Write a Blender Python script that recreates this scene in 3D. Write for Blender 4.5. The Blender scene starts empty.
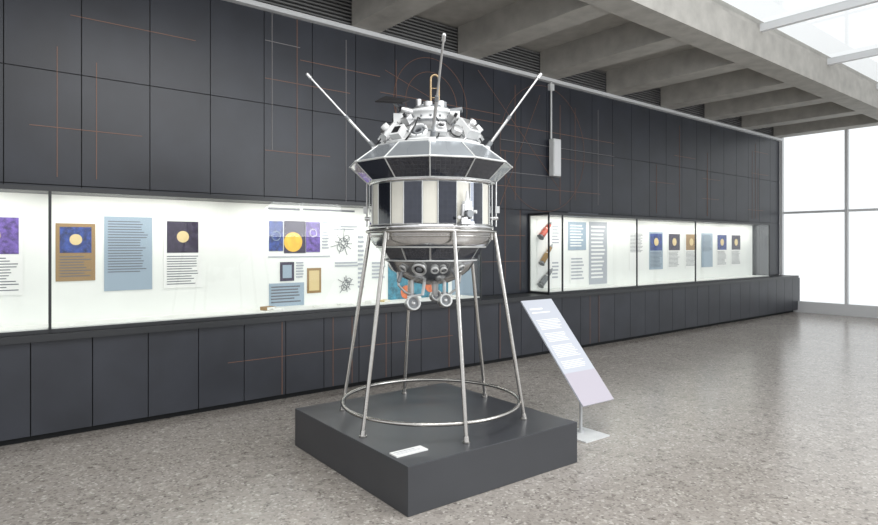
import bpy, math, random
from mathutils import Vector, Matrix
random.seed(4)
pi=math.pi
S=bpy.context.scene
try:
    S.view_settings.view_transform='Standard'
except Exception as e: print(e)

# ---------------------------------------------------------------- materials
def mat(name,col,rough=.5,metal=0.,var=0.,vscale=8.,bump=0.,bscale=60.,spec=.5,coat=0.,emit=0.):
    m=bpy.data.materials.new(name); m.use_nodes=True
    nt=m.node_tree; b=nt.nodes['Principled BSDF']
    b.inputs['Base Color'].default_value=(*col,1); b.inputs['Roughness'].default_value=rough
    b.inputs['Metallic'].default_value=metal; b.inputs['Specular IOR Level'].default_value=spec
    b.inputs['Coat Weight'].default_value=coat
    tc=nt.nodes.new('ShaderNodeTexCoord')
    if var>0:
        n=nt.nodes.new('ShaderNodeTexNoise'); n.inputs['Scale'].default_value=vscale; n.inputs['Detail'].default_value=6
        nt.links.new(tc.outputs['Object'],n.inputs['Vector'])
        r=nt.nodes.new('ShaderNodeValToRGB')
        r.color_ramp.elements[0].position=.3; r.color_ramp.elements[1].position=.7
        r.color_ramp.elements[0].color=(*[c*(1-var) for c in col],1)
        r.color_ramp.elements[1].color=(*[min(1,c*(1+var)) for c in col],1)
        nt.links.new(n.outputs['Fac'],r.inputs['Fac']); nt.links.new(r.outputs['Color'],b.inputs['Base Color'])
    if bump>0:
        n=nt.nodes.new('ShaderNodeTexNoise'); n.inputs['Scale'].default_value=bscale; n.inputs['Detail'].default_value=4
        nt.links.new(tc.outputs['Object'],n.inputs['Vector'])
        bp=nt.nodes.new('ShaderNodeBump'); bp.inputs['Strength'].default_value=bump; bp.inputs['Distance'].default_value=.01
        nt.links.new(n.outputs['Fac'],bp.inputs['Height']); nt.links.new(bp.outputs['Normal'],b.inputs['Normal'])
    return m

def cellmat(name,c1,c2,line,nx,ny,rough=.25,metal=.3,mortar=.02,coat=0,bump=0,bscale=10):
    m=mat(name,c1,rough,metal,coat=coat,bump=bump,bscale=bscale); nt=m.node_tree; b=nt.nodes['Principled BSDF']
    b.inputs['Coat Roughness'].default_value=.03
    uv=nt.nodes.new('ShaderNodeTexCoord'); br=nt.nodes.new('ShaderNodeTexBrick')
    mp=nt.nodes.new('ShaderNodeMapping'); mp.inputs['Scale'].default_value=(nx,ny,1)
    br.offset=0; br.squash=1
    br.inputs['Scale'].default_value=1; br.inputs['Brick Width'].default_value=1; br.inputs['Row Height'].default_value=1
    br.inputs['Mortar Size'].default_value=mortar; br.inputs['Mortar Smooth'].default_value=.1
    br.inputs['Color1'].default_value=(*c1,1); br.inputs['Color2'].default_value=(*c2,1); br.inputs['Mortar'].default_value=(*line,1)
    nt.links.new(uv.outputs['UV'],mp.inputs['Vector']); nt.links.new(mp.outputs['Vector'],br.inputs['Vector'])
    nt.links.new(br.outputs['Color'],b.inputs['Base Color'])
    return m

M={}
M['wall']=mat('dark_wall_panel',(.020,.023,.032),.42,var=.25,vscale=2.2,bump=.03)
M['seam']=mat('dark_seam',(.005,.006,.007),.8)
M['cab']=mat('dark_cabinet',(.029,.032,.041),.42,var=.2,vscale=2.5)
M['copper']=mat('copper_line',(.20,.10,.065),.5,.0)
M['paleline']=mat('pale_line',(.22,.21,.21),.6)
M['concrete']=mat('concrete',(.40,.385,.355),.85,var=.13,vscale=5,bump=.2,bscale=45)
M['strip']=mat('light_trim',(.68,.69,.70),.5)
M['louvre']=mat('louvre_slat',(.17,.17,.17),.5)
M['plinth']=mat('plinth_grey',(.042,.044,.050),.33,var=.08,vscale=3)
M['steel']=mat('brushed_steel',(.50,.485,.46),.25,1.,var=.06,vscale=20)
M['silver']=mat('silver_metal',(.66,.66,.66),.20,1.,var=.14,vscale=9,bump=.05,bscale=12)
M['satin']=mat('satin_aluminium',(.55,.55,.55),.34,.85,var=.10,vscale=14)
M['whitem']=mat('white_paint',(.64,.65,.65),.4,var=.07,vscale=12)
M['frame']=mat('panel_frame',(.62,.63,.62),.35,.3)
M['greym']=mat('grey_paint',(.20,.21,.22),.45,.2,var=.12,vscale=15)
M['black']=mat('black_part',(.010,.010,.012),.45)
M['gold']=mat('bronze_hoop',(.32,.235,.14),.35,.8)
M['cream']=mat('cream_panel',(.60,.585,.52),.40,var=.05,vscale=8)
M['pale']=cellmat('pale_panel',(.36,.39,.42),(.44,.47,.49),(.30,.33,.36),2,1,.22,.6,.012)
M['cell']=cellmat('solar_cells',(.018,.022,.036),(.030,.035,.052),(.06,.065,.075),9,5,.18,.3,.05,1)
M['tall']=cellmat('tall_solar_panel',(.020,.024,.038),(.028,.033,.050),(.045,.05,.065),4,9,.09,.8,.03,1,.16,7)
M['lens']=mat('lens_glass',(.02,.022,.03),.05,.2,coat=1)
M['casewhite']=mat('case_back_white',(.80,.81,.78),.6,var=.02,vscale=3)
M['caseframe']=mat('case_frame',(.025,.027,.03),.4)
M['ink']=mat('ink_grey',(.12,.13,.15),.7)
M['inkl']=mat('ink_light',(.38,.40,.44),.7)
M['navy']=mat('poster_navy',(.02,.045,.20),.5,var=.7,vscale=25)
M['space']=mat('poster_dark',(.03,.022,.05),.5,var=.5,vscale=25)
M['sun']=mat('poster_yellow',(.72,.42,.04),.5,var=.15,vscale=20)
M['violet']=mat('poster_violet',(.12,.07,.30),.5,var=.7,vscale=25)
M['bluegrey']=mat('text_panel',(.30,.38,.46),.6)
M['brown']=mat('book_brown',(.30,.19,.08),.6)
M['cream2']=mat('book_cream',(.66,.52,.27),.6)
M['teal']=mat('poster_teal',(.04,.20,.28),.5,var=.5,vscale=14)
M['orange']=mat('poster_orange',(.60,.15,.05),.5,var=.35,vscale=22)
M['red']=mat('poster_red',(.45,.10,.07),.5,var=.4,vscale=20)
M['paper']=mat('paper',(.80,.80,.78),.6)
M['board']=mat('sign_board',(.46,.48,.53),.3)
M['pink']=mat('sign_tint',(.43,.40,.45),.3)
M['post']=mat('post_grey',(.55,.56,.57),.35,.5)

# floor terrazzo
m=mat('terrazzo',(.34,.32,.30),.22); nt=m.node_tree; b=nt.nodes['Principled BSDF']; M['floor']=m
tc=nt.nodes.new('ShaderNodeTexCoord')
def terr(scale,cols):
    v=nt.nodes.new('ShaderNodeTexVoronoi'); v.inputs['Scale'].default_value=scale
    nt.links.new(tc.outputs['Object'],v.inputs['Vector'])
    sep=nt.nodes.new('ShaderNodeSeparateColor'); nt.links.new(v.outputs['Color'],sep.inputs['Color'])
    r=nt.nodes.new('ShaderNodeValToRGB'); cr=r.color_ramp; cr.interpolation='CONSTANT'
    cr.elements[0].position=0; cr.elements[0].color=(*cols[0][1],1); cr.elements[1].position=cols[1][0]; cr.elements[1].color=(*cols[1][1],1)
    for p,c in cols[2:]:
        e=cr.elements.new(p); e.color=(*c,1)
    nt.links.new(sep.outputs[0],r.inputs['Fac']); return r
ra=terr(70,[(0,(.33,.30,.27)),(.30,(.37,.34,.305)),(.56,(.28,.255,.23)),(.72,(.41,.385,.35)),(.85,(.15,.13,.115)),(.93,(.60,.57,.52))])
rb_=terr(24,[(0,(.34,.31,.285)),(.84,(.34,.31,.285)),(.86,(.14,.12,.11)),(.94,(.52,.49,.44))])
mm=nt.nodes.new('ShaderNodeMix'); mm.data_type='RGBA'; mm.inputs[0].default_value=.38
nt.links.new(ra.outputs['Color'],mm.inputs[6]); nt.links.new(rb_.outputs['Color'],mm.inputs[7])
n=nt.nodes.new('ShaderNodeTexNoise'); n.inputs['Scale'].default_value=1.6; n.inputs['Detail'].default_value=5
nt.links.new(tc.outputs['Object'],n.inputs['Vector'])
mx=nt.nodes.new('ShaderNodeMix'); mx.data_type='RGBA'; mx.blend_type='MULTIPLY'; mx.inputs[0].default_value=.5
r2=nt.nodes.new('ShaderNodeValToRGB'); r2.color_ramp.elements[0].position=.35; r2.color_ramp.elements[1].position=.65
r2.color_ramp.elements[0].color=(.80,.79,.77,1); r2.color_ramp.elements[1].color=(1,1,1,1)
nt.links.new(n.outputs['Fac'],r2.inputs['Fac'])
nt.links.new(mm.outputs[2],mx.inputs[6]); nt.links.new(r2.outputs['Color'],mx.inputs[7])
nt.links.new(mx.outputs[2],b.inputs['Base Color'])
# glass
g=bpy.data.materials.new('case_glass'); g.use_nodes=True; nt=g.node_tree
for x in list(nt.nodes):
    if x.type!='OUTPUT_MATERIAL': nt.nodes.remove(x)
out=[x for x in nt.nodes if x.type=='OUTPUT_MATERIAL'][0]
t=nt.nodes.new('ShaderNodeBsdfTransparent'); t.inputs[0].default_value=(.96,.98,.97,1)
gl=nt.nodes.new('ShaderNodeBsdfGlossy'); gl.inputs['Roughness'].default_value=.02
lw=nt.nodes.new('ShaderNodeLayerWeight'); lw.inputs[0].default_value=.5
pw_=nt.nodes.new('ShaderNodeMath'); pw_.operation='POWER'; pw_.inputs[1].default_value=4
ma=nt.nodes.new('ShaderNodeMath'); ma.operation='MULTIPLY_ADD'; ma.inputs[1].default_value=.7; ma.inputs[2].default_value=.04
nt.links.new(lw.outputs['Facing'],pw_.inputs[0]); nt.links.new(pw_.outputs[0],ma.inputs[0])
mxs=nt.nodes.new('ShaderNodeMixShader')
nt.links.new(ma.outputs[0],mxs.inputs[0]); nt.links.new(t.outputs[0],mxs.inputs[1]); nt.links.new(gl.outputs[0],mxs.inputs[2]); nt.links.new(mxs.outputs[0],out.inputs[0])
M['glass']=g

# ---------------------------------------------------------------- mesh builder
class MB:
    def __init__(s,F=None):
        s.v=[];s.f=[];s.m=[];s.sm=[];s.uv=[];s.mats=[];s.F=F or Matrix.Identity(4)
    def mi(s,k):
        if k not in s.mats: s.mats.append(k)
        return s.mats.index(k)
    def add(s,vs,fs,k,smooth=False,uvs=None):
        o=len(s.v); s.v+= [s.F@Vector(p) for p in vs]; i=s.mi(k)
        for n,f in enumerate(fs):
            s.f.append([o+a for a in f]); s.m.append(i); s.sm.append(smooth)
            s.uv.append(uvs[n] if uvs else ([(0,0),(1,0),(1,1),(0,1)] if len(f)==4 else [(0.5,0.5)]*len(f)))
    def box(s,lo,hi,k,X=None):
        X=X or Matrix.Identity(4)
        a,b=lo,hi
        vs=[X@Vector((x,y,z)) for z in (a[2],b[2]) for y in (a[1],b[1]) for x in (a[0],b[0])]
        s.add(vs,[(0,2,3,1),(4,5,7,6),(0,1,5,4),(1,3,7,5),(3,2,6,7),(2,0,4,6)],k)
    def tube(s,p0,p1,r0,k,r1=None,seg=14,caps=True):
        r1=r0 if r1 is None else r1
        p0=Vector(p0);p1=Vector(p1);q=(p1-p0).to_track_quat('Z','Y')
        vs=[];
        for p,r in((p0,r0),(p1,r1)):
            for i in range(seg):
                a=2*pi*i/seg; vs.append(p+q@Vector((r*math.cos(a),r*math.sin(a),0)))
        s.add(vs,[(i,(i+1)%seg,seg+(i+1)%seg,seg+i) for i in range(seg)],k,True)
        if caps:
            s.add(vs,[tuple(reversed(range(seg))),tuple(range(seg,2*seg))],k)
    def lathe(s,prof,k,seg=48,X=None,smooth=True,phase=0.):
        X=X or Matrix.Identity(4); vs=[];fs=[]
        for r,z in prof:
            for i in range(seg):
                a=2*pi*i/seg+phase; vs.append(X@Vector((r*math.cos(a),r*math.sin(a),z)))
        for j in range(len(prof)-1):
            for i in range(seg):
                fs.append((j*seg+i,j*seg+(i+1)%seg,(j+1)*seg+(i+1)%seg,(j+1)*seg+i))
        s.add(vs,fs,k,smooth)
    def torus(s,R,r,k,X=None,seg=64,ms=10):
        X=X or Matrix.Identity(4); vs=[];fs=[]
        for i in range(seg):
            a=2*pi*i/seg
            for j in range(ms):
                b=2*pi*j/ms; q=R+r*math.cos(b); vs.append(X@Vector((q*math.cos(a),q*math.sin(a),r*math.sin(b))))
        for i in range(seg):
            for j in range(ms):
                fs.append((i*ms+j,((i+1)%seg)*ms+j,((i+1)%seg)*ms+(j+1)%ms,i*ms+(j+1)%ms))
        s.add(vs,fs,k,True)
    def ball(s,c,r,k,seg=20,sc=(1,1,1)):
        pr=[(max(1e-4,r*math.sin(pi*j/12)),-r*math.cos(pi*j/12)) for j in range(13)]
        s.lathe(pr,k,seg,Matrix.Translation(c)@Matrix.Diagonal((*sc,1)))
    def plate(s,q,k,th,kside=None):
        q=[Vector(p) for p in q]; n=(q[1]-q[0]).cross(q[3]-q[0]).normalized()
        vs=q+[p-n*th for p in q]
        s.add(vs,[(0,1,2,3)],k); s.add(vs,[(7,6,5,4),(0,4,5,1),(1,5,6,2),(2,6,7,3),(3,7,4,0)],kside or k)
    def path(s,pts,r,k,seg=8):
        for a,b in zip(pts,pts[1:]): s.tube(a,b,r,k,seg=seg)
        for p in pts[1:-1]: s.ball(p,r,k,8)
    def done(s,name,parent=None,bevel=0.):
        me=bpy.data.meshes.new(name); 
        c=Vector((0,0,0))
        if parent is None:
            lo=[min(p[i] for p in s.v) for i in range(3)]; hi=[max(p[i] for p in s.v) for i in range(3)]
            c=Vector(((lo[0]+hi[0])/2,(lo[1]+hi[1])/2,lo[2]))
        me.from_pydata([p-c for p in s.v],[],s.f)
        for k in s.mats: me.materials.append(M[k])
        uvl=me.uv_layers.new(name='UVMap')
        for i,p in enumerate(me.polygons):
            p.material_index=s.m[i]; p.use_smooth=s.sm[i]
            for li,u in zip(p.loop_indices,s.uv[i]): uvl.data[li].uv=u
        me.update()
        o=bpy.data.objects.new(name,me); S.collection.objects.link(o); o.location=c
        if parent:
            o.parent=parent; o.matrix_parent_inverse=Matrix.Translation(parent.location).inverted()
        if bevel:
            bv=o.modifiers.new('bevel','BEVEL'); bv.width=bevel; bv.segments=3; bv.limit_method='ANGLE'
        return o
def empty(name,loc):
    e=bpy.data.objects.new(name,None); e.location=loc; e.empty_display_size=.2; S.collection.objects.link(e); return e

# ---------------------------------------------------------------- wall frame
TH=math.radians(39); H=1.563; FPX=607.
u=Vector((math.cos(TH),math.sin(TH),0)); w=Vector((-math.sin(TH),math.cos(TH),0))
P0=Vector((-1.72,6.0,0))
F=Matrix(((u.x,w.x,0,P0.x),(u.y,w.y,0,P0.y),(0,0,1,0),(0,0,0,1)))
camL=F.inverted()@Vector((0,0,H))
def hit(px,py,y):      # survey helper: point on a wall-parallel plane measured from the photo
    r=(px-439)/FPX; k=(y-camL.y)/(w.x*r+w.y)
    return camL.x+k*(u.x*r+u.y), H-(py-245)/FPX*k
WY=.40; ZT=4.04
T0,T1=-6.,13.

b=MB(F); b.box((T0,-9,-.1),(T1,WY+.2,0),'floor'); b.done('floor')
b=MB(F); b.box((T0,WY+.012,0),(T1,WY+.2,4.6),'seam')
pw=.56; rows=[0,.86,2.08,3.06,ZT]; tt=T0
while tt<T1-.01:
    for a,c in zip(rows,rows[1:]):
        b.box((tt+.004,WY,a+.004),(min(tt+pw,T1)-.004,WY+.012,c-.004),'wall')
    tt+=pw
b.done('wall_back')
b=MB(F)
def hl(t0,t1,z,k='copper',th=.003): b.box((t0,WY-.004,z-th),(t1,WY+.001,z+th),k)
def vl(t,z0,z1,k='copper',th=.003): b.box((t-th,WY-.004,z0),(t+th,WY+.001,z1),k)
for px,y0,y1,k in((297,12,196,'copper'),(272,5,150,'paleline'),(346,40,205,'paleline'),(396,60,120,'copper'),(515,85,200,'copper'),(560,105,205,'copper'),(575,108,200,'copper'),(598,110,205,'paleline'),(505,150,280,'copper'),(520,210,290,'copper')):
    t_,za=hit(px,y0,WY); _,zb=hit(px,y1,WY); vl(t_,min(za,zb),min(max(za,zb),ZT),k)
for px0,px1,py,k in((265,300,40,'paleline'),(265,350,78,'copper'),(265,330,150,'copper'),(300,380,60,'copper'),(470,614,118,'copper'),(500,614,150,'copper'),(500,614,139,'paleline'),(495,600,185,'copper'),(380,500,92,'copper'),(490,560,170,'paleline'),(480,525,235,'copper'),(480,525,262,'copper')):
    t_,za=hit(px0,py,WY); t2,_=hit(px1,py,WY); hl(t_,t2,za,k)
for i in range(5):
    t=random.uniform(-5.5,-.8); z=random.uniform(2.2,3.9); hl(t,t+random.uniform(.5,1.2),z); vl(t+.2,2.15,random.uniform(3,4))
for i in range(7):
    t=random.uniform(6.6,12); z=random.uniform(2.2,3.9); hl(t,t+random.uniform(.5,.9),z); vl(t+.2,2.15,random.uniform(3,4))
RX=Matrix.Rotation(pi/2,4,'X')
tc_,zc_=hit(432,105,WY)
for R in(.42,.60): b.torus(R,.0035,'copper',Matrix.Translation((tc_,WY-.002,zc_))@RX,96,6)
b.torus(.95,.0028,'copper',Matrix.Translation((4.6,WY-.002,3.02))@RX,96,6)
for (ax,ay,bx,by) in((478,70,560,190),(385,70,480,128),(540,95,500,205)):
    a0=hit(ax,ay,WY); a1=hit(bx,by,WY); b.tube((a0[0],WY-.001,a0[1]),(a1[0],WY-.001,a1[1]),.003,'copper',seg=6)
b.done('wall_line_artwork')

b=MB(F); b.box((T0,WY-.07,ZT),(T1-.01,WY+.01,ZT+.05),'strip'); b.done('trim_1')
b=MB(F); z=ZT+.07
b.box((T0,WY-.01,ZT+.05),(T1-.01,WY+.01,4.44),'seam')
while z<4.42:
    b.box((T0,WY-.05,z),(T1-.01,WY-.012,z+.018),'louvre'); z+=.042
b.done('air_louvre')
b=MB(F); b.box((T0,-2.1,4.45),(T1,WY+.2,4.6),'concrete'); b.done('ceiling')
b=MB(F)
for c in(-5.1,-3.5,-1.85,-.25,1.38,3.0,4.62,6.25,7.9,9.5,11.1,12.7):
    b.box((c-.19,-1.82,ZT+.055),(c+.19,WY-.06,4.46),'concrete')
b.box((T0,-2.14,ZT+.04),(T1,-1.80,4.46),'concrete')
b.done('ceiling_beams')
b=MB(F); t=T0
while t<T1:
    b.box((t,-4.6,4.42),(t+.07,-2.14,4.52),'strip'); t+=2.4
b.box((T0,-4.66,4.40),(T1,-4.6,4.55),'strip'); b.add([(T0,-4.6,4.5),(T1,-4.6,4.5),(T1,-2.14,4.5),(T0,-2.14,4.5)],[(0,1,2,3)],'glass')
b.done('ceiling_skylight')
b=MB(F)
b.box((T1,-9,0),(T1+.12,WY,.25),'strip'); b.box((T1,-9,4.2),(T1+.12,WY,4.5),'strip')
y=WY-.06
while y>-9.1:
    b.box((T1,y,.25),(T1+.1,y+.06,4.2),'strip'); y-=1.35
b.box((T1+.02,-9,2.3),(T1+.08,WY,2.35),'strip')
b.add([(T1+.05,-9,.25),(T1+.05,WY,.25),(T1+.05,WY,4.2),(T1+.05,-9,4.2)],[(0,1,2,3)],'glass')
b.done('window_1')

# ---------------------------------------------------------------- lower cabinets
b=MB(F)
b.box((T0+.2,.02,.05),(12.9,WY-.005,.80),'seam')
b.box((T0+.2,.06,0),(12.9,WY-.01,.05),'seam')
t=T0+.2; cw=.43
while t<12.9-.1:
    b.box((t+.004,0,.055),(t+cw-.004,.02,.795),'cab'); t+=cw
b.box((T0+.18,-.05,.80),(12.92,WY-.005,.855),'caseframe')
for px in(282,333,352,386,449,500,590,599):
    tq,_=hit(px,350,0); b.box((tq-.003,-.003,.06),(tq+.003,.001,.79),'copper')
tq,_=hit(268,350,0); b.box((tq-.4,-.003,.44),(tq+2.4,.001,.445),'copper')
b.done('low_cabinet_run',bevel=0)

# ---------------------------------------------------------------- display cases
def case(ta,tb,muls,nm='display_case'):
    c=F@Vector(((ta+tb)/2,.2,.86)); E=empty(nm,c)
    z0,z1=.856,2.03
    b=MB(F)
    b.box((ta,.0,z0),(tb,WY-.004,z0+.03),'caseframe'); b.box((ta,-.01,z1-.035),(tb,WY-.004,z1),'caseframe')
    for a,c_ in((ta,ta+.02),(tb-.02,tb)):
        b.box((a,.0,z0),(c_,.02,z1),'caseframe'); b.box((a,WY-.03,z0),(c_,WY-.004,z1),'caseframe')
    for m_ in muls: b.box((m_-.010,.0,z0),(m_+.010,.02,z1),'caseframe')
    b.done('case_frame',E)
    b=MB(F); b.box((ta+.02,.365,z0+.03),(tb-.02,.39,z1-.035),'casewhite')
    b.box((ta+.02,.02,z0+.03),(tb-.02,.365,z0+.04),'casewhite'); b.done('case_back',E)
    b=MB(F); b.add([(ta+.02,.008,z0+.03),(tb-.02,.008,z0+.03),(tb-.02,.008,z1-.035),(ta+.02,.008,z1-.035)],[(0,1,2,3)],'glass')
    for a in(ta+.01,tb-.01): b.add([(a,.02,z0+.03),(a,WY-.03,z0+.03),(a,WY-.03,z1-.035),(a,.02,z1-.035)],[(0,1,2,3)],'glass')
    b.done('case_glass_pane',E)
    n=max(1,round((tb-ta)/1.6)); L=(tb-ta)/n
    for i in range(n):
        ld=bpy.data.lights.new('case_lamp','AREA'); ld.shape='RECTANGLE'; ld.size=L*.9; ld.size_y=.12; ld.energy=4.2*L; ld.color=(1,.98,.93)
        lo=bpy.data.objects.new('case_lamp_%d'%i,ld); S.collection.objects.link(lo)
        X=F@Matrix.Translation((ta+L*(i+.5),.12,z1-.045))@Matrix.Rotation(math.radians(18),4,'X')
        lo.matrix_world=X; lo.parent=E; lo.matrix_parent_inverse=Matrix.Translation(c).inverted()
    return E
tR,_=hit(482,250,0); tR2,_=hit(528,250,WY); tm,_=hit(563,250,0); 
EL=case(-5.0,tR,[-3.4,-1.8],'display_case'); ER=case(tR2,11.5,[tm,tm+1.9,tm+3.8],'display_case')
PY=.362
def rect(b,x0,y0,x1,y1,k,d=.003):
    t0,za=hit(x0,(y0+y1)/2,PY); t1,_=hit(x1,(y0+y1)/2,PY)
    _,z1=hit((x0+x1)/2,y0,PY); _,z0=hit((x0+x1)/2,y1,PY)
    b.box((t0,PY-d,z0),(t1,PY,z1),k)
def circ(b,x,y,rp,k,fill=True,d=.006):
    t_,z_=hit(x,y,PY); R=rp*.0118
    X=Matrix.Translation((t_,PY-d,z_))@RX
    if fill: b.lathe([(.0005,0),(R,0),(R,-.004)],k,32,X,False)
    else: b.torus(R,.003,k,X,32,6)
def lines(b,x0,y0,x1,y1,n,k='ink',frac=.45):
    for i in range(n):
        ya=y0+(y1-y0)*i/n; rect(b,x0,ya,x1-random.uniform(0,.25)*(x1-x0),ya+(y1-y0)/n*frac,k,.0045)
def chart(b,t0,z0,t1,z1,k,n=0,pic=None):     # an exhibit sheet: panel, optional picture, rows of print
    b.box((t0,PY-.003,z0),(t1,PY,z1),k); zz=z1-.04
    if pic:
        b.box((t0+.03,PY-.005,z1-.03-(z1-z0)*.45),(t1-.03,PY,z1-.03),pic); zz=z1-.06-(z1-z0)*.45
        X=Matrix.Translation(((t0+t1)/2,PY-.008,z1-.03-(z1-z0)*.22))@RX; R=min(t1-t0,z1-z0)*.16; b.lathe([(.0005,0),(R,0),(R,-.004)],'cream2',24,X,False)
    for i in range(n):
        if zz<z0+.03: break
        b.box((t0+.03,PY-.0045,zz-.008),(t1-.03-random.uniform(0,.2)*(t1-t0),PY,zz),'ink' if k!='navy' else 'paper'); zz-=.024
b=MB(F)
lines(b,268,208,300,211,1,'ink',.7); lines(b,303,209.5,364,212.5,1,'ink',.6)
rect(b,269,221,283,251,'navy'); circ(b,276,236,4,'bluegrey',False)
rect(b,284,221,305.5,253,'space'); circ(b,293,242,9,'sun')
rect(b,306,222,320,252,'violet'); circ(b,313,233,3.5,'paper',False)
rect(b,280,262,294,281,'space'); rect(b,282.5,265,291.5,278,'bluegrey',.005)
rect(b,307,268,321,293,'brown'); rect(b,309,270.5,319,290.5,'cream2',.005)
rect(b,269,283,304,306,'bluegrey'); lines(b,271,286,302,304,6,'ink')
lines(b,296,262,304,279,6,'inkl'); lines(b,322,222,329,250,9,'inkl')
rect(b,268,256,330,257,'inkl')
for cx,cy,s_ in((343,243,9),(346,284,7)):
    circ(b,cx,cy,s_*.55,'ink',False); circ(b,cx,cy,s_*.25,'ink',False); circ(b,cx-s_*.3,cy+s_*.5,s_*.4,'ink',False); circ(b,cx+s_*.4,cy-s_*.5,s_*.35,'ink',False)
    t_,z_=hit(cx,cy,PY)
    for a in range(0,360,40):
        a=math.radians(a+random.uniform(-12,12)); R=s_*.0118*random.uniform(1.0,1.6)
        b.tube((t_+math.cos(a)*.03,PY-.004,z_+math.sin(a)*.03),(t_+math.cos(a)*R,PY-.004,z_+math.sin(a)*R),.003,'ink',seg=5)
lines(b,333,226,358,231,2,'inkl'); lines(b,335,262,358,268,2,'inkl'); lines(b,358,236,364,290,12,'inkl')
rect(b,388,262,448,301,'teal'); circ(b,406,292,7,'orange'); circ(b,431,284,9,'orange'); circ(b,418,300,5,'paper')
rect(b,452,262,474,298,'bluegrey')
lines(b,372,262,386,280,5,'inkl')
chart(b,-.85,1.15,-.50,1.82,'paper',12,'space'); chart(b,-1.35,1.15,-.95,1.82,'bluegrey',20); chart(b,-1.72,1.25,-1.42,1.75,'brown',8,'navy')
chart(b,-2.4,1.15,-1.95,1.82,'paper',12,'violet'); chart(b,-2.95,1.2,-2.5,1.8,'bluegrey',18); chart(b,-3.3,1.15,-3.05,1.8,'paper',20)
b.done('exhibit_graphics',EL)
b=MB(F)
for (px,wd,hh,k,yy) in((268,.12,.035,'brown',.2),(276,.10,.02,'paper',.15),(345,.16,.012,'paper',.18),(372,.14,.03,'paper',.15),(384,.10,.02,'cream2',.22),(440,.15,.05,'orange',.2),(455,.18,.02,'paper',.2),(320,.14,.008,'paper',.12)):
    t_,_=hit(px,308,yy); X=Matrix.Translation((t_,yy,.897))@Matrix.Rotation(random.uniform(-.4,.4),4,'Z')
    b.box((-wd/2,-.05,0),(wd/2,.05,hh),k,X); b.box((-wd/2+.006,-.052,.003),(wd/2-.006,.046,hh-.003),'paper',X)
b.done('exhibit_booklets',EL)
b=MB(F)
lines(b,541,213,560,216,1); lines(b,568,213,606,216,1)
rect(b,537,219,560,288,'paper')
def slant(b,x0,y0,x1,y1,r,k):
    a0=hit(x0,y0,PY); a1=hit(x1,y1,PY); A=Vector((a0[0],PY-.05,a0[1])); B=Vector((a1[0],PY-.05,a1[1])); d=B-A
    b.tube(A,A+d*.45,r,k,seg=12); b.tube(A+d*.45,A+d*.5,r,'paper',r*.7,seg=12); b.tube(A+d*.5,A+d*.8,r*.7,k,seg=12); b.tube(A+d*.8,B,r*.7,'greym',.004,seg=12); b.tube(A-d*.1,A,r*1.25,'greym',r*.8,seg=12)
slant(b,539,236,549,222,.045,'red'); slant(b,540,262,550,244,.04,'brown'); slant(b,539,284,550,268,.045,'greym')
lines(b,552,226,559,245,6,'inkl'); lines(b,552,262,559,280,5,'inkl')
rect(b,568,222,586,250,'bluegrey'); rect(b,589,222,607,284,'inkl',.002); lines(b,591,226,605,280,14,'paper')
lines(b,570,225,584,248,8,'paper')
rect(b,570,256,585,283,'paper'); lines(b,571,258,584,281,7,'inkl')
for i in range(7):
    a=6.75+i*.62; chart(b,a,1.12,a+.45,1.8,['paper','bluegrey','paper'][i%3],14,[None,'navy','space','brown'][i%4])
b.done('exhibit_graphics',ER)

# speaker
ts,zs=hit(551,158,WY); _,zt_=hit(551,140,WY); _,zb_=hit(551,177,WY)
E=empty('wall_speaker',F@Vector((ts,WY-.08,zb_)))
b=MB(F); b.box((ts-.085,WY-.13,zb_),(ts+.085,WY-.03,zt_),'whitem'); b.done('speaker_body',E,bevel=.012)
b=MB(F); b.box((ts-.07,WY-.136,zb_+.03),(ts+.07,WY-.129,zt_-.03),'strip'); b.box((ts-.04,WY-.03,zb_+.15),(ts+.04,WY,zt_-.15),'greym')
b.tube((ts-.03,WY-.03,zt_-.01),(ts-.03,WY-.03,ZT+.0),.014,'whitem'); b.box((ts-.07,WY-.05,ZT-.12),(ts+.02,WY,ZT-.02),'whitem'); b.done('speaker_grille_and_conduit',E)

# ---------------------------------------------------------------- plinth
a37=math.radians(37); PU=Vector((math.cos(a37),math.sin(a37),0)); PW=Vector((-math.sin(a37),math.cos(a37),0))
PF=Matrix(((PU.x,PW.x,0,-.179),(PU.y,PW.y,0,3.48),(0,0,1,0),(0,0,0,1)))
b=MB(PF); b.box((0,0,.0),(1.47,1.57,.29),'plinth'); b.done('plinth',bevel=.004)
b=MB(PF)
X=Matrix.Translation((.03,.16,.2905))
b.box((0,0,0),(.23,.085,.008),'paper',X); b.box((.015,.058,.008),(.17,.066,.0086),'inkl',X); b.box((.015,.040,.008),(.2,.044,.0086),'inkl',X); b.box((.015,.024,.008),(.19,.028,.0086),'inkl',X)
b.done('label_placard')

# ---------------------------------------------------------------- stand
C=Vector((-.06,4.545,0))
CF=Matrix.Translation(C)
def pol(r,adeg,z): a=math.radians(adeg); return Vector((r*math.cos(a),r*math.sin(a),z))
E=empty('display_stand',C+Vector((0,0,.29)))
b=MB(CF)
for i,a in enumerate((350,50,110,170,230,290)):
    b.tube(pol(.475,a,1.655),pol(.69,a,.31),.0145,'steel'); 
    b.tube(pol(.692,a,.295),pol(.686,a,.335),.021,'steel',.018)
    b.tube(pol(.69,a,.291),pol(.69,a,.303),.026,'steel')
    b.tube(pol(.455,a,1.60),pol(.455,a,1.69),.012,'steel')
b.done('stand_legs',E)
b=MB(CF); b.torus(.655,.0135,'steel',Matrix.Translation((0,0,.41)),96,12); b.torus(.475,.013,'steel',Matrix.Translation((0,0,1.66)),96,12)
b.torus(.447,.009,'steel',Matrix.Translation((0,0,1.625)),96,10)
b.done('stand_rings',E)

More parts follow.
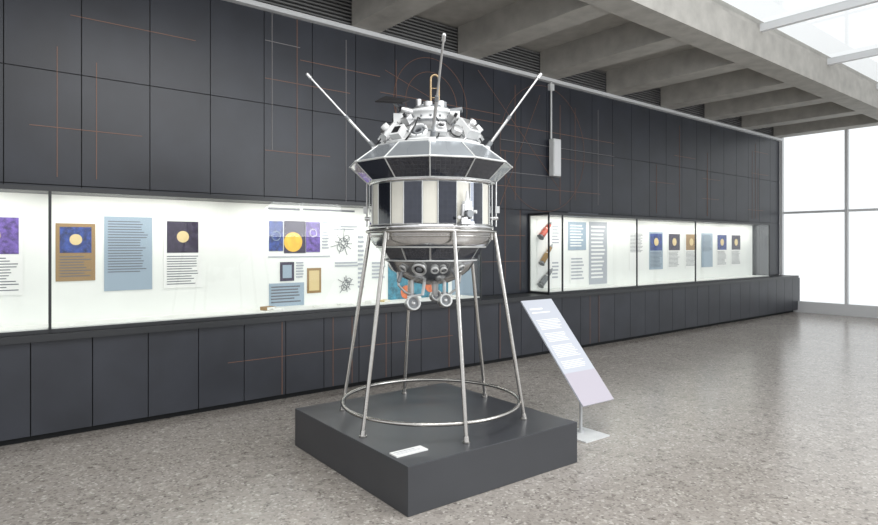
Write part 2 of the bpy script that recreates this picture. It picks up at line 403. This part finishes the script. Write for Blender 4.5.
# ---------------------------------------------------------------- probe
E=empty('space_probe',C+Vector((0,0,1.65)))
N=12
def va(i): return -90+i*30
b=MB(CF)
b.lathe([(.445,1.685),(.445,2.03)],'satin',72)
b.lathe([(.46,1.675),(.465,1.685),(.465,1.70),(.455,1.705)],'silver',72)
b.lathe([(.452,2.0),(.462,2.005),(.462,2.03),(.44,2.035)],'silver',72)
b.lathe([(.46,1.675),(.448,1.60),(.425,1.56),(.405,1.548)],'silver',72)
b.lathe([(.395,1.548),(.335,1.452)],'satin',N,smooth=False,phase=-pi/2)
b.lathe([(.345,1.455),(.325,1.435),(.285,1.375),(.22,1.325),(.14,1.287),(.06,1.27),(.0005,1.266)],'silver',72)
b.torus(.405,.008,'frame',Matrix.Translation((0,0,1.55))); b.torus(.34,.007,'frame',Matrix.Translation((0,0,1.452)))
b.done('probe_body',E)
b=MB(CF)
for i in range(12):
    for (c,hw,k,r) in((va(i),6.0,'cream',.452),(va(i)+15,8.1,'tall',.457)):
        n=4
        for j in range(n):
            a0=c-hw+2*hw*j/n; a1=c-hw+2*hw*(j+1)/n
            q=[pol(r,a0,1.712),pol(r,a1,1.712),pol(r,a1,1.995),pol(r,a0,1.995)]
            b.add(q,[(0,1,2,3)],k,True,[[(j/n,0),((j+1)/n,0),((j+1)/n,1),(j/n,1)]])
    for s_ in(-8.3,8.3):
        a=va(i)+15+s_; b.tube(pol(.457,a,1.705),pol(.457,a,2.0),.0035,'frame',seg=6)
b.done('body_solar_panels',E)
b=MB(CF)
zt,rt=2.275,.43; zr,rr=2.145,.605; zb,rb=2.022,.475
for i in range(12):
    a0,a1=va(i),va(i+1)
    def quad(r0,z0,r1,z1,mg=.04):
        q=[pol(r0,a0,z0),pol(r0,a1,z0),pol(r1,a1,z1),pol(r1,a0,z1)]
        c=sum(q,Vector())/4; return [p+(c-p)*mg for p in q]
    b.plate(quad(rr,zr,rt,zt),'pale',.008,'frame')
    b.plate(quad(rb,zb,rr,zr),'cell',.008,'frame')
    b.tube(pol(rr,a0,zr),pol(rr,a1,zr),.007,'frame',seg=8); b.ball(pol(rr,a0,zr),.009,'frame',8)
    b.tube(pol(rt,a0,zt),pol(rt,a1,zt),.006,'frame',seg=8)
    b.tube(pol(rb,a0,zb),pol(rb,a1,zb),.006,'frame',seg=8)
    b.tube(pol(rr,a0,zr),pol(rt,a0,zt),.005,'frame',seg=8); b.tube(pol(rr,a0,zr),pol(rb,a0,zb),.0045,'frame',seg=8)
    q=[pol(.34,a0,1.455),pol(.34,a1,1.455),pol(.402,a1,1.547),pol(.402,a0,1.547)]; c=sum(q,Vector())/4
    b.plate([p+(c-p)*.07 for p in q],'cell',.005,'frame')
b.lathe([(.59,2.143),(.455,2.033)],'satin',12,smooth=False,phase=-pi/2)
b.lathe([(.43,2.262),(.30,2.27)],'greym',12,smooth=False,phase=-pi/2)
b.done('flared_panel_ring',E)
b=MB(CF)
b.lathe([(.405,2.262),(.38,2.30),(.32,2.37),(.24,2.43),(.185,2.46)],'satin',48)
b.lathe([(.185,2.46),(.175,2.47),(.175,2.525),(.185,2.53),(.185,2.552),(.15,2.556)],'whitem',48)
b.lathe([(.15,2.556),(.13,2.56),(.13,2.585),(.10,2.59),(.0005,2.59)],'greym',48)
b.torus(.182,.008,'greym',Matrix.Translation((0,0,2.468))); b.torus(.15,.008,'satin',Matrix.Translation((0,0,2.56)))
b.torus(.385,.010,'whitem',Matrix.Translation((0,0,2.292))); b.torus(.33,.006,'greym',Matrix.Translation((0,0,2.365)))
for k in range(16):
    a=k*22.5; b.ball(pol(.177,a,2.50),.009,'greym',8)
b.done('upper_dome',E)
def frame(r,a,z,tilt):
    ar=math.radians(a)
    return Matrix.Translation(pol(r,a,z))@Matrix.Rotation(ar,4,'Z')@Matrix.Rotation(pi/2-math.radians(tilt),4,'Y')
b=MB(CF)
kk=['whitem','cream','satin']
for j,a in enumerate((-155,-38,-12,22,58,95,130,162)):
    X=frame(.31,a,2.37,42)
    wd=.052+.012*(j%3); h=.05+.02*(j%2)
    b.box((-.078,-wd-.01,-.02),(.078,wd+.01,.004),'greym',X)
    b.box((-.068,-wd,.004),(.068,wd,h),'whitem',X)
    b.box((-.055,-wd*.8,h),(.05,wd*.8,h+.006),'satin',X)
    b.lathe([(.028,h),(.028,h+.04),(.020,h+.04),(.019,h+.01),(.0005,h+.01)],'satin' if j%2 else 'whitem',20,X)
    b.lathe([(.0195,h+.022),(.0005,h+.022)],'black',20,X)
    b.box((-.09,-wd*.5,.0),(-.07,wd*.5,h*.7),'black',X)
for a in(-132,-50,5,45,80,118,150,-172):
    X=frame(.235,a,2.44,50); b.box((-.03,-.032,0),(.03,.032,.055),'satin',X); b.tube(X@Vector((0,0,.05)),X@Vector((0,0,.08)),.012,'black')
X=frame(.335,-104,2.345,38)
b.lathe([(.066,-.02),(.066,.028),(.056,.034),(.050,.02),(.050,.008)],'whitem',36,X)
b.lathe([(.050,.008),(.034,.008),(.034,.026),(.026,.028),(.022,.012)],'greym',36,X); b.lathe([(.022,.014),(.0005,.014)],'lens',24,X)
for k in range(8):
    aa=k*pi/4; b.ball(X@Vector((.060*math.cos(aa),.060*math.sin(aa),.032)),.005,'greym',8)
X=frame(.33,-79,2.35,38); b.box((-.055,-.05,-.02),(.055,.05,.004),'greym',X); b.box((-.05,-.04,.004),(.05,.04,.05),'whitem',X); b.lathe([(.03,.05),(.03,.07),(.022,.07),(.02,.055)],'satin',24,X); b.lathe([(.021,.056),(.0005,.056)],'black',24,X)
X=frame(.34,-60,2.335,38); b.lathe([(.038,0),(.038,.06),(.028,.065),(.0005,.066)],'satin',24,X); b.torus(.038,.006,'black',X@Matrix.Translation((0,0,.02)),32,8)
X=frame(.345,-128,2.335,38); b.box((-.05,-.045,0),(.045,.045,.055),'whitem',X); b.box((-.03,-.028,.055),(.028,.028,.06),'black',X)
for (x,y,h,r,k) in((-.09,-.05,.05,.022,'satin'),(.07,-.08,.03,.028,'whitem'),(-.02,-.10,.02,.035,'satin'),(.1,.03,.05,.018,'greym'),(-.05,.08,.04,.03,'whitem')):
    b.tube((x,y,2.575),(x,y,2.59+h),r,k); b.tube((x,y,2.59+h),(x,y,2.595+h),r*.6,'black')
b.tube((-.13,-.10,2.53),(-.22,-.13,2.55),.028,'satin'); b.tube((-.22,-.13,2.55),(-.225,-.131,2.551),.02,'black'); b.tube((.13,-.10,2.54),(.23,-.12,2.55),.02,'greym')
b.box((.14,-.17,2.47),(.21,-.10,2.53),'whitem'); b.box((-.27,-.14,2.45),(-.19,-.06,2.52),'whitem')
for a in range(0,360,30):
    b.path([pol(.18,a+5,2.475),pol(.25,a+9,2.47),pol(.34,a+12,2.40),pol(.40,a+8,2.31),pol(.40,a+2,2.27)],.0055,['black','satin','black'][(a//30)%3],6)
b.done('instrument_cluster',E)
b=MB(CF)
x0=.028
pts=[Vector((x0-.03,-.02,2.59)),Vector((x0-.03,-.02,2.80))]+[Vector((x0-.03*math.cos(t),-.02,2.80+.03*math.sin(t))) for t in [pi*k/8 for k in range(1,8)]]+[Vector((x0+.03,-.02,2.80)),Vector((x0+.03,-.02,2.59))]
b.path(pts,.0085,'gold',8)
for z in(2.66,2.73,): b.tube((x0-.03,-.02,z),(x0+.03,-.02,z),.004,'gold',seg=8)
b.done('bronze_hoop_aerial',E)
b=MB(CF)
b.plate([(-.40,-.18,2.60),(-.20,-.24,2.575),(-.15,-.10,2.63),(-.34,-.04,2.67)],'black',.012)
b.tube((-.27,-.13,2.60),(-.19,-.09,2.51),.010,'greym')
b.done('dark_sensor_paddle',E)
for i,(a,tip) in enumerate(((180,(-.925,.0)),(0,(.82,.0)),(-88,(.09,-.85)),(92,(-.05,.87)))):
    b=MB(CF); p=pol(.415,a,2.285); q=Vector((tip[0],tip[1],2.84)); d=(q-p)
    b.tube(p-d*.02,p+d*.09,.018,'greym'); b.tube(p+d*.09,p+d*.40,.0115,'satin'); b.tube(p+d*.39,p+d*.44,.0135,'greym')
    b.tube(p+d*.42,p+d*.97,.0075,'satin'); b.tube(p+d*.95,q,.0135,'satin'); b.ball(q,.0135,'satin',12)
    b.ball(p,.028,'satin',14); 
    b.box((-.025,-.03,-.03),(.025,.03,.01),'whitem',Matrix.Translation(p))
    b.done('rod_antenna_%d'%(i+1),E)
b=MB(CF)
X=Matrix.Rotation(math.radians(-59+0),4,'Z')
def P(r,t_,z): return X@Vector((r,t_,z))
b.box((.455,-.035,1.72),(.475,.035,1.80),'satin',X); b.box((.47,-.03,1.80),(.505,.03,1.86),'whitem',X)
b.tube(P(.49,-.0,1.86),P(.49,.0,1.93),.016,'whitem',.008); b.tube(P(.49,-.035,1.76),P(.49,-.035,1.84),.012,'satin'); b.tube(P(.49,.035,1.74),P(.49,.035,1.82),.012,'satin')
b.tube(P(.47,0,1.775),P(.53,0,1.775),.02,'greym',.026); b.box((.455,-.05,1.705),(.50,.05,1.722),'satin',X)
b.tube(P(.47,-.05,1.75),P(.50,-.07,1.75),.012,'whitem'); b.tube(P(.47,.05,1.79),P(.50,.07,1.79),.012,'whitem')
for a in(176,-4,120,60):
    b.tube(pol(.485,a,1.70),pol(.485,a,2.03),.006,'satin',seg=8); b.tube(pol(.45,a,1.76),pol(.50,a,1.76),.014,'satin'); b.box((-.015,-.015,0),(.015,.015,.05),'whitem',Matrix.Translation(pol(.495,a,1.80)))
b.done('thruster_brackets',E)
b=MB(CF)
def ringport(r,a,z,tilt,R,k='satin'):
    X=frame(r,a,z,tilt); b.lathe([(R,-.03),(R,.012),(R*.8,.018),(R*.72,.006)],k,32,X); b.lathe([(R*.72,.006),(R*.5,.006)],'black',32,X); b.lathe([(R*.5,.006),(R*.45,.014),(.0005,.014)],'greym',32,X); b.torus(R*1.02,.004,'frame',X@Matrix.Translation((0,0,.010)),32,8)
ringport(.30,-105,1.395,-38,.048); ringport(.295,-84,1.39,-38,.026,'whitem'); ringport(.295,-72,1.39,-38,.024); ringport(.30,-130,1.40,-38,.026); ringport(.30,-45,1.40,-38,.030)
ringport(.30,30,1.40,-38,.045); ringport(.30,110,1.40,-38,.045); ringport(.3,170,1.4,-38,.03)
def hang(x,y,z,R):
    b.tube((x,y,1.32),(x,y,z+R*.8),.013,'satin'); b.tube((x-.025,y,z+R+.01),(x+.025,y,z+R+.01),.009,'greym')
    X=Matrix.Translation((x,y,z))@Matrix.Rotation(math.radians(20),4,'Z')@Matrix.Rotation(math.radians(78),4,'X')
    b.lathe([(.0005,-.045),(R*.6,-.045),(R,-.03),(R,.03),(R*.85,.038),(R*.7,.02)],'satin',32,X); b.torus(R*.92,.007,'frame',X@Matrix.Translation((0,0,.034)),32,8)
    b.lathe([(R*.7,.0205),(.0005,.0205)],'greym',24,X)
    b.lathe([(R*.3,.0205),(R*.3,.03),(.0005,.03)],'satin',24,X)
hang(-.135,-.10,1.135,.052); hang(.10,-.10,1.155,.046); hang(.03,.15,1.17,.04)
b.path([(-.24,-.12,1.37),(-.235,-.12,1.27),(-.19,-.11,1.22),(-.15,-.10,1.20)],.009,'satin'); b.path([(.22,-.10,1.35),(.20,-.10,1.25),(.13,-.10,1.20)],.008,'satin')
b.tube((-.04,-.14,1.33),(-.06,-.14,1.20),.012,'whitem'); b.tube((.03,-.05,1.29),(.03,-.05,1.19),.028,'satin',.018); b.tube((-.2,-.2,1.38),(-.23,-.23,1.30),.014,'greym')
b.tube((.17,-.2,1.36),(.2,-.23,1.29),.014,'greym'); b.tube((-.17,-.13,1.185),(-.05,-.13,1.205),.008,'whitem')
b.done('underside_instruments',E)

# ---------------------------------------------------------------- sign stand
un=Vector((.8,.6,0)); nn=Vector((-.6,.8,0))
BL=Vector((1.15,4.84,.275)); up=(nn*.70+Vector((0,0,.79))); Ln=up.length; up.normalize(); nor=un.cross(up)
SF=Matrix(((un.x,up.x,nor.x,BL.x),(un.y,up.y,nor.y,BL.y),(un.z,up.z,nor.z,BL.z),(0,0,0,1)))
W_=.39
E=empty('information_sign_stand',(1.18,5.05,0))
b=MB(SF); b.box((0,0,-.012),(W_,Ln,0),'board'); b.box((.0,.0,0),(W_,.30,.0012),'pink'); b.done('sign_panel',E)
b=MB(SF)
def tl(x0,x1,y_,th=.006,k='paper'): b.box((x0,y_-th/2,.0012),(x1,y_+th/2,.0022),k)
tl(.04,.20,Ln-.10,.016); tl(.04,.27,Ln-.14,.012)
y=Ln-.22
for n_ in(7,6,8,5):
    for i in range(n_): tl(.04,.33-random.uniform(0,.05),y,.006,'paper'); y-=.016
    y-=.03
b.done('sign_print_lines',E)
b=MB()
b.tube((1.18,5.05,.01),(1.18,5.05,.41),.014,'post'); 
X=Matrix.Translation((1.18,5.0,0))@Matrix.Rotation(a37,4,'Z')
b.box((-.15,-.16,0),(.15,.12,.010),'whitem',X); b.tube((1.18,5.05,.01),(1.18,5.05,.03),.028,'post')
b.tube((1.18,5.05,.39),(1.06,5.21,.58),.012,'post')
b.done('sign_post',E)

# ---------------------------------------------------------------- light
wd=bpy.data.worlds.new('World'); S.world=wd; wd.use_nodes=True; nt=wd.node_tree
bg=nt.nodes['Background']; bg.inputs['Color'].default_value=(.96,.975,1,1); bg.inputs['Strength'].default_value=1.2
def area(name,loc,target,sx,sy,e,col=(1,1,1)):
    ld=bpy.data.lights.new(name,'AREA'); ld.shape='RECTANGLE'; ld.size=sx; ld.size_y=sy; ld.energy=e; ld.color=col
    o=bpy.data.objects.new(name,ld); S.collection.objects.link(o); o.location=loc
    o.rotation_euler=(Vector(target)-Vector(loc)).to_track_quat('-Z','Y').to_euler(); return o
area('added_overhead_fill',(.6,2.6,4.2),(0,4.4,1.0),3.0,1.2,100,(1,.99,.97))  # added area lamp without a fixture, unseen; soft fill from above
area('added_side_fill',(5.5,2.4,3.0),(0,4.6,1.2),3.0,2.6,180,(.95,.98,1))  # added unseen area lamp, no window stands here; cool fill from the right

cd=bpy.data.cameras.new('camera'); co=bpy.data.objects.new('camera',cd); S.collection.objects.link(co); S.camera=co
co.location=(0,0,H); co.rotation_euler=(pi/2,0,0); cd.sensor_width=36; cd.lens=FPX/878*36; cd.shift_y=-(262.5-245)/878
cd.clip_end=200
